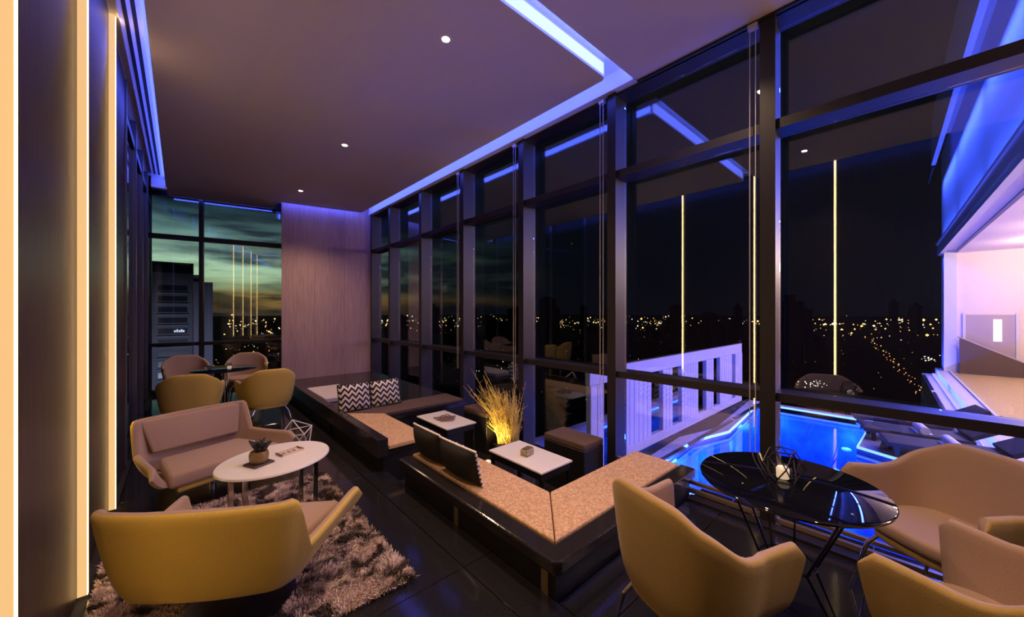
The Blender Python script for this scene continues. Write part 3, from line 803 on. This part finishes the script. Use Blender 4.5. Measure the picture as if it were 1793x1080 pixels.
# pool outline (water edge), clockwise from the near left corner
pool = [(4.55, 2.46), (6.45, 2.58), (7.45, 2.34), (10.25, 2.58), (10.25, .66), (8.15, .70), (7.50, -.60), (4.55, -.60)]
def offset_poly(poly, d):
    out = []; n = len(poly)
    area = sum(poly[i][0] * poly[(i + 1) % n][1] - poly[(i + 1) % n][0] * poly[i][1] for i in range(n)); s = 1 if area > 0 else -1
    for i in range(n):
        p0, p, p1 = Vector(poly[i - 1]), Vector(poly[i]), Vector(poly[(i + 1) % n])
        d0 = (p - p0).normalized(); d1 = (p1 - p).normalized()
        n0 = Vector((d0.y, -d0.x)) * s; n1 = Vector((d1.y, -d1.x)) * s
        b = (n0 + n1); b = b / max(b.length_squared / 2, .2)
        out.append(tuple(p + b * d))
    return out
def ring_prism(inner, outer, z0, z1, mname, name, parent):
    m = MB(); n = len(inner)
    for k in range(n):
        a, b = k, (k + 1) % n
        m.quad([(*inner[a], z1), (*inner[b], z1), (*outer[b], z1), (*outer[a], z1)])
        m.quad([(*inner[a], z0), (*inner[b], z0), (*inner[b], z1), (*inner[a], z1)])
        m.quad([(*outer[a], z0), (*outer[b], z0), (*outer[b], z1), (*outer[a], z1)])
        m.quad([(*inner[a], z0), (*inner[b], z0), (*outer[b], z0), (*outer[a], z0)])
    return m.build(name, mname, parent)
cop = offset_poly(pool, .24)
ring_prism(pool, cop, DZ - .10, DZ + .02, 'deck_stone', 'coping', ter)
ring_prism(offset_poly(pool, -.001), offset_poly(pool, .02), DZ - .012, DZ + .026, 'led_cyan', 'edge_light', ter)
# dark deck round the coping
m = MB(); big = [(3.36, 2.90), (5.5, 2.92), (8, 2.95), (10.62, 2.95), (10.62, -.55), (8.3, -.75), (7.0, -1.1), (3.36, -1.25)]
n = 8
for k in range(n):
    m.quad([(*cop[k], DZ), (*cop[(k + 1) % n], DZ), (*big[(k + 1) % n], DZ), (*big[k], DZ)])
m.build('deck', 'gravel', ter, kind='nofix')
MB().box(3.36, 10.7, -1.4, 2.95, -3.2, -2.3).build('deck_slab', 'city_dark', ter)
# pool basin
m = MB(); bot = [(x, y, -2.0) for x, y in pool]
m.quad(bot)
for k in range(8):
    a, b = pool[k], pool[(k + 1) % 8]; m.quad([(*a, -2.0), (*b, -2.0), (*b, DZ - .01), (*a, DZ - .01)])
m.build('basin', 'pool_tile', ter)
MB().prism(offset_poly(pool, -.002), DZ - .10, DZ - .06).build('water_surface', 'water', ter)
wm = MATS['water'].node_tree
nn = wm.nodes.new('ShaderNodeTexNoise'); nn.inputs['Scale'].default_value = 5; bb = wm.nodes.new('ShaderNodeBump'); bb.inputs['Strength'].default_value = .12
tcw = wm.nodes.new('ShaderNodeTexCoord'); wm.links.new(tcw.outputs['Object'], nn.inputs[0]); wm.links.new(nn.outputs[0], bb.inputs['Height'])
for nd in wm.nodes:
    if nd.type == 'BSDF_GLOSSY': wm.links.new(bb.outputs[0], nd.inputs['Normal'])
for k, (x, y) in enumerate(((5.0, 2.2), (6.6, 2.2), (8.2, 2.1), (9.8, 2.2), (9.9, 1.0), (8.4, 1.0), (7.0, -.3), (5.2, -.3))):
    l = thing('pool_lamp', 'underwater pool lamp shining blue inside the pool wall', 'lamp', (x, y, -1.25), group='underwater pool lamps')
    MB().lathe([(.07, -.02), (.085, 0), (.07, .02)], 16).build('lens', 'led_cyan', l, smooth=True)
    add_light('pool_beam', 'POINT', (0, 0, .10), 38, (.035, .17, 1.0), l, shadow_soft_size=.06)

# pierced lilac wall along the pool
wallp = thing('screen_wall', 'lilac lit fluted wall with tall slots along the pool edge', 'wall', (0, 2.98, DZ))
def wx(px):        # x on the wall plane for an image column
    u = (px - 896.5) / F_PX; az = R(42) + math.atan(u); return 2.98 * math.tan(az)
cols = [(1033, 1057), (1084, 1140), (1160, 1177), (1193, 1222), (1236, 1249), (1260, 1281), (1287, 1299)]
HT = 1.42
x_first, x_last = wx(1033), wx(1299)
MB().box(x_first, x_last, 0, .08, HT - .22, HT).build('top_band', 'lilac_wall', wallp, bevel=.004, seg=1)
MB().box(wx(1084), x_last, 0, .08, 0, .16).build('base_band', 'lilac_wall', wallp, bevel=.004, seg=1)
for a, b in cols:
    xa, xb = wx(a), wx(b); nfl = max(1, round((xb - xa) / .13)); w = (xb - xa) / nfl
    for k in range(nfl):
        o = MB().box(xa + k * w + .004, xa + (k + 1) * w - .004, -.012, .07, .0 if a < 1060 else .16, HT - .22).build('flute', 'lilac_wall', wallp, bevel=.010, seg=2)
MB().box(x_first, x_last, .0, .02, HT, HT + .02).build('cap', 'black_metal', wallp)
# blue wash light at its foot
for k in range(3):
    xa = 4.0 + k * 2.2; s = box('wash_light_body', 'dark_metal', xa, xa + 2.0, -.47, -.40, .004, .04, wallp)
for k in range(3):
    add_light('wall_washer', 'AREA', (4.9 + k * 2.3, -.42, .06), 3.8, (.21, .175, 1.0), wallp, rot=(R(125), 0, 0), shape='RECTANGLE', size=2.0, size_y=.06)
# narrow blue water channel behind
chn = thing('water_channel', 'narrow blue lit water channel behind the lilac wall', 'pool', (0, 0, 0))
box('channel_bed', 'pool_tile', 3.5, 10.3, 3.25, 4.4, DZ - .5, DZ - .42, chn); box('channel_wall', 'deck_stone', 3.5, 10.4, 4.4, 4.55, DZ - .5, DZ - .02, chn)
box('channel_light', 'led_blue_out', 3.6, 10.0, 4.37, 4.395, DZ - .2, DZ - .17, chn)
box('channel_water', 'water', 3.5, 10.3, 3.25, 4.39, DZ - .16, DZ - .13, chn)

# loungers on the pool ledge
def lounger(label, loc, rz):
    t = thing('sun_lounger', label, 'sun lounger', loc, rz, 'sun loungers beside the pool')
    box('seat_slab', 'lounger_dark', -.62, .62, -.28, .28, .17, .24, t, bevel=.015, seg=2)
    m = MB(); m.prism([(.60, -.28), (.66, -.28), (.66, .28), (.60, .28)], .20, .24)
    v = [(.58, .24), (1.05, .52), (1.02, .58), (.55, .30)]
    m = MB(); i = 0
    m.v = [(x, -.28, z) for x, z in v] + [(x, .28, z) for x, z in v]
    m.f = [(0, 1, 2, 3), (7, 6, 5, 4)] + [(k, 4 + k, 4 + (k + 1) % 4, (k + 1) % 4) for k in range(4)]; m.m = [0] * 6
    m.build('backrest', 'lounger_dark', t, bevel=.012, seg=2)
    for sx in (-.5, .5):
        for sy in (-.22, .22): box('leg', 'dark_metal', sx - .03, sx + .03, sy - .02, sy + .02, 0, .17, t)
    return t
lp = [((9.9, .30, DZ), 'sun lounger by the pool farthest from the window'), ((9.05, .10, DZ), 'sun lounger by the pool, middle of the three'), ((8.35, -.20, DZ), 'sun lounger by the pool nearest the window')]
for (p, lab) in lp: lounger(lab, p, R(-78))
for k, ((p, lab), tl) in enumerate(zip(lp[:3], ('rolled white towel on the farthest sun lounger', 'rolled white towel on the middle sun lounger', 'rolled white towel on the nearest sun lounger'))):
    tw = thing('towel', tl, 'towel', (p[0] - .02, p[1] - .10, p[2] + .24), R(-78), 'white towels on the sun loungers')
    m = MB(); m.tube([(0, -.22, .06), (0, .22, .06)], .06, 14); m.build('roll', 'towel', tw, smooth=True)
    box('fold', 'towel', -.09, .09, -.20, .20, 0, .018, tw, bevel=.006)

# ------------------------------------------------------------------ the other wing of the building
D3 = Vector((.999, .042)); N3 = Vector((-.042, .999)); OFF = -1.41
wing = thing('building_wing', 'blue lit white wing of the building across the pool with bright open room', 'building', (0, 0, 0))
wing.location = (N3.x * OFF, N3.y * OFF, 0); wing.rotation_euler = (0, 0, math.atan2(D3.y, D3.x))   # local x along the facade, +y towards the pool
WZ = -.65; T0, T1 = 3.9, 21.3
def wb(name, m, x0, x1, y0, y1, z0, z1, parent=wing, bevel=0.): return box(name, m, x0, x1, y0, y1, z0, z1, parent, bevel=bevel)
wb('fascia', 'wing_white', T0, T1, -.30, 0, 3.72, 7.4)                   # wall above the opening
wb('end_pier', 'wing_white', 20.45, T1, -.30, 0, WZ, 3.72)
wb('lintel', 'wing_white', T0, T1, -.02, .10, 3.62, 4.02)
wb('lintel_ledge', 'wing_white', T0, T1, .0, .14, 4.02, 4.08)
wb('canopy', 'wing_white', T0, 18.3, -.30, .42, 7.25, 7.75)
wb('canopy_lip', 'wing_white', T0, 18.3, .32, .42, 6.3, 7.25)
wb('ledge', 'wing_white', T0, T1 + .1, -.12, .16, WZ - .35, WZ + .02)
wb('ledge', 'wing_white', T0, T1 + .1, .16, .50, WZ - .9, WZ - .22)
wb('ledge_light', 'led_white', T0, T1, .165, .235, WZ - .215, WZ - .19)
wb('apron_wall', 'wing_white', T0, T1 + .1, .40, .52, -3.0, WZ - .9)
for k in range(4):
    x = T0 + 2 + k * 4.3
    wb('washer_body', 'dark_metal', x - 1.9, x + 1.9, .44, .49, WZ - .22, WZ - .19)
    add_light('facade_washer', 'AREA', (x, .465, WZ - .185), 150, (.05, .085, 1.0), wing, rot=(R(-160), 0, 0), shape='RECTANGLE', size=3.8, size_y=.05)
    add_light('facade_washer', 'AREA', (x, .30, 4.12), 25, (.05, .11, 1.0), wing, rot=(R(-162), 0, 0), shape='RECTANGLE', size=3.8, size_y=.05)
    add_light('facade_washer', 'AREA', (x, .20, 3.58), 90, (.05, .09, 1.0), wing, rot=(R(22), 0, 0), shape='RECTANGLE', size=3.8, size_y=.04)
    add_light('facade_washer', 'AREA', (x, .36, 6.28), 80, (.05, .10, 1.0), wing, rot=(R(-12), 0, 0), shape='RECTANGLE', size=3.8, size_y=.05)
# room inside the wing
wb('room_floor', 'wing_floor', T0, 20.5, -6.2, -.12, WZ - .1, WZ)
wb('room_ceiling', 'wing_interior', T0, 20.5, -6.2, -.30, 3.60, 3.70)
wb('room_end_wall', 'wing_interior', 20.5, 20.7, -6.2, -.30, WZ, 3.70)
wb('room_back_wall', 'wing_interior', T0, 20.7, -6.4, -6.2, WZ, 3.70)
d = wb('door', 'door_grey', 20.44, 20.5, -1.55, -.50, WZ, WZ + 2.05, bevel=.01)
wb('door_window', 'door_light', 20.425, 20.44, -1.27, -1.09, WZ + 1.15, WZ + 1.90, d)
wb('door_frame', 'wing_white', 20.42, 20.45, -1.62, -1.55, WZ, WZ + 2.12, d); wb('door_frame', 'wing_white', 20.42, 20.45, -.50, -.43, WZ, WZ + 2.12, d)
m = MB(); q = [(-.34, WZ), (-2.9, WZ), (-2.9, WZ + .10), (-1.75, WZ + .42), (-.34, WZ + 1.25)]  # dark panel with a sloping top edge in front of the end wall
m.v = [(20.20, y, z) for y, z in q] + [(20.26, y, z) for y, z in q]
m.f = [(0, 1, 2, 3, 4), (9, 8, 7, 6, 5)] + [(k, 5 + k, 5 + (k + 1) % 5, (k + 1) % 5) for k in range(5)]; m.m = [0] * 7
st_ = m.build('sloping_panel', 'panel_dark', wing)
MB().tube([(20.23, -.30, WZ + 1.28), (20.23, -1.75, WZ + .45), (20.23, -2.9, WZ + .13)], .025, 8).build('panel_top_bar', 'door_grey', st_, smooth=True)
wb('edge_rail', 'wing_white', T0, 20.4, -.14, -.10, WZ, WZ + .06)
for k, x in enumerate((6.0, 9.0, 12.0, 15.0, 18.0)):
    for y in (-1.6, -3.6):
        MB().lathe([(.09, 3.585), (.09, 3.601)], 16, c=(x, y)).build('ceiling_lamp', 'lamp_glow_far', wing)
    add_light('wing_room_light', 'POINT', (x, -2.0, 3.3), 230, (1.0, .66, .46), wing, shadow_soft_size=.25)

# ------------------------------------------------------------------ the city
GZ = -78.0
gr = MB(); gr.quad([(-9000, -9000, GZ), (9000, -9000, GZ), (9000, 9000, GZ), (-9000, 9000, GZ)]); g_ = gr.build('ground', 'city_ground'); tag(g_, 'dark ground under the night city', 'ground', kind='structure')
def polar(azd, dist): return dist * math.sin(R(azd)), dist * math.cos(R(azd))
# tower in the back window
tx, ty = polar(-.35, 205)
tw = thing('apartment_tower', 'dark apartment tower with striped floors seen through the back window', 'tower', (tx, ty, GZ), R(0))
TT = 78 + 17
box('core', 'concrete', -8.2, 5.0, -6, 10, 0, TT, tw); box('side_wing', 'tower_side', 5.0, 11.5, -4, 10, 0, TT - 3, tw)
box('roof_parapet', 'tower_dark', -8.6, 5.3, -6.4, 10, TT, TT + 4.2, tw); box('roof_room', 'tower_side', 5.0, 8.5, -2, 6, TT - 3, TT, tw)
for k in range(20):
    z = TT - 7 - k * 4.3
    if z < 10: break
    box('window_band', 'tower_dark', -5.2, 3.4, -6.06, -5.9, z, z + 2.1, tw)
    box('floor_slab', 'tower_side', -5.6, 3.8, -6.7, -6.0, z - 1.2, z - .8, tw)
for k, x in enumerate((-.6, .1, .8, 1.4, 2.0)): box('sign_bar', 'sign_white', x, x + .5, -6.12, -6.04, TT - 23.6, TT - 22.8 + .3 * (k % 2), tw)  # small glowing bars standing for the tower's lit sign letters
add_light('tower_fill_light', 'SPOT', (-4, -70, 40), 90000, (.75, .75, 1.0), tw, rot=(R(100), 0, 0), spot_size=R(70), spot_blend=.8, shadow_soft_size=2)  # added light that brightens the tower in place of city glow
# other buildings, black against the horizon
random.seed(5)
bmesh_cache = []
for k in range(6):
    w, dp_, h = random.uniform(18, 40), random.uniform(15, 30), 1.0
    m = MB(); m.box(-w / 2, w / 2, -dp_ / 2, dp_ / 2, 0, 1.0); m.box(-w / 5, w / 5, -dp_ / 4, dp_ / 4, 1.0, 1.04 + .03 * (k % 3)); 
    if k % 2: m.box(w / 2, w * .8, -dp_ / 2, dp_ / 3, 0, .72)
    o = m.build('city_building', 'city_dark'); bmesh_cache.append(o.data); bpy.data.objects.remove(o)
special = [(47.5, 900, 112), (48.6, 1100, 92), (79.0, 700, 96), (80.5, 720, 84), (88.0, 1900, 116), (89.6, 2100, 104), (66.0, 1300, 100), (20.5, 1200, 104), (30.0, 1400, 98), (53, 1500, 104), (57, 1600, 96), (73.5, 1200, 94), (14.0, 900, 82), (42.5, 1000, 88), (35.5, 1100, 90)]
placed = []
for k in range(110):
    if k < len(special): a, dist, h = special[k]
    else: a, dist = random.uniform(6, 82), random.uniform(200, 2300); h = random.uniform(10, 34) + (random.random() ** 4) * 55 * (dist > 500)
    for tries in range(60):
        x, y = polar(a, dist)
        if all(math.hypot(x - q[0], y - q[1]) > 66 for q in placed): break
        a, dist = (a, dist + 40) if k < len(special) else (random.uniform(6, 82), random.uniform(200, 2400))
    placed.append((x, y))
    if dist < 350 and h > 40: h = 30
    o = bpy.data.objects.new('city_building', bmesh_cache[k % 6]); col.objects.link(o); o.location = (x, y, GZ); o.scale = (1, 1, h); o.rotation_euler = (0, 0, random.uniform(0, 3.1))
    tag(o, 'dark distant city building below the night horizon', 'building', 'dark buildings of the night city')
# its lights: more than anyone could count
def lights(name, mname, label, items):
    m = MB()
    for x, y, z, r in items:
        i = len(m.v); m.v += [(x + r, y, z), (x - r, y, z), (x, y + r, z), (x, y - r, z), (x, y, z + r), (x, y, z - r)]
        for a in (0, 1):
            for b in (2, 3):
                for c in (4, 5): m.f.append((i + a, i + b, i + c)); m.m.append(0)
    return tag(m.build(name, mname, kind='nofix'), label, 'city lights', kind='stuff')
random.seed(9)
O, W_, D_ = [], [], []
for k in range(800):
    a = random.uniform(4, 93); cl_ = .5 + .5 * math.sin(a * 1.3) * math.sin(a * .47 + 1)
    dist = random.uniform(1500, 3400); x, y = polar(a, dist); s = dist / 645
    (O if random.random() < .7 else W_).append((x, y, GZ + random.uniform(6, 60) * random.random(), s * (.40 + 1.15 * random.random() ** 2 * (.4 + cl_))))
for k in range(520):
    a = random.uniform(3, 93); dist = 240 / (random.uniform(.10, 1.0)); x, y = polar(a, dist); s = dist / 645
    q = random.random(); it = (x, y, GZ + random.uniform(3, 30), s * (.25 + .45 * random.random() ** 3))
    (D_ if q < .66 else (O if q < .83 else W_)).append(it)
for a0, n in ((8.6, 70), (12.5, 20), (19.5, 36)):
    for k in range(n):
        a = a0 + random.gauss(0, 2.0); dist = random.uniform(350, 900); x, y = polar(a, dist); s = dist / 645
        (W_ if random.random() < .5 else O).append((x, y, GZ + random.uniform(3, 60) * random.random(), s * random.uniform(.3, .75)))
lights('street_lights', 'city_orange', 'orange street lights scattered to the horizon', O)
lights('window_lights', 'city_white', 'pale window lights scattered over the city', W_)
lights('dim_lights', 'city_dim', 'dim amber lights of the dark city blocks', D_)
# the avenue with traffic at the right
C_ = []; 
for k in range(60):
    f = k / 59; px = 1515 + (1655 - 1515) * f + random.gauss(0, 5); py = 590 + (735 - 590) * f ** 1.1
    u = (px - 896.5) / F_PX; dpt = (1.5 - GZ) * F_PX / (py - 546); a = R(42) + math.atan(u); dist = dpt * math.hypot(1, u)
    C_.append((dist * math.sin(a), dist * math.cos(a), GZ + 1, dist / 645 * random.uniform(.4, .8)))
lights('traffic_lights', 'city_orange', 'orange lamps along the avenue below the right window', C_[::2]); lights('tail_lights', 'car_red', 'red tail lights along the avenue below the right window', C_[1::2])
L_ = []
for (px, py, n, sx, sy) in ((1420, 672, 26, 26, 5), (1625, 627, 16, 14, 4), (1575, 555, 10, 12, 4), (870, 640, 10, 40, 12)):
    for k in range(n):
        x_, y_ = px + random.gauss(0, sx * .6), max(560, py + random.gauss(0, sy * .7)); u = (x_ - 896.5) / F_PX; dist = 420.; a = R(42) + math.atan(u); dpt = dist / math.hypot(1, u)
        L_.append((dist * math.sin(a), dist * math.cos(a), 1.5 - (y_ - 546) / F_PX * dpt, dist / 645 * random.uniform(.4, .9)))
lights('courtyard_lights', 'city_white', 'clusters of white lights around lower roofs', L_)
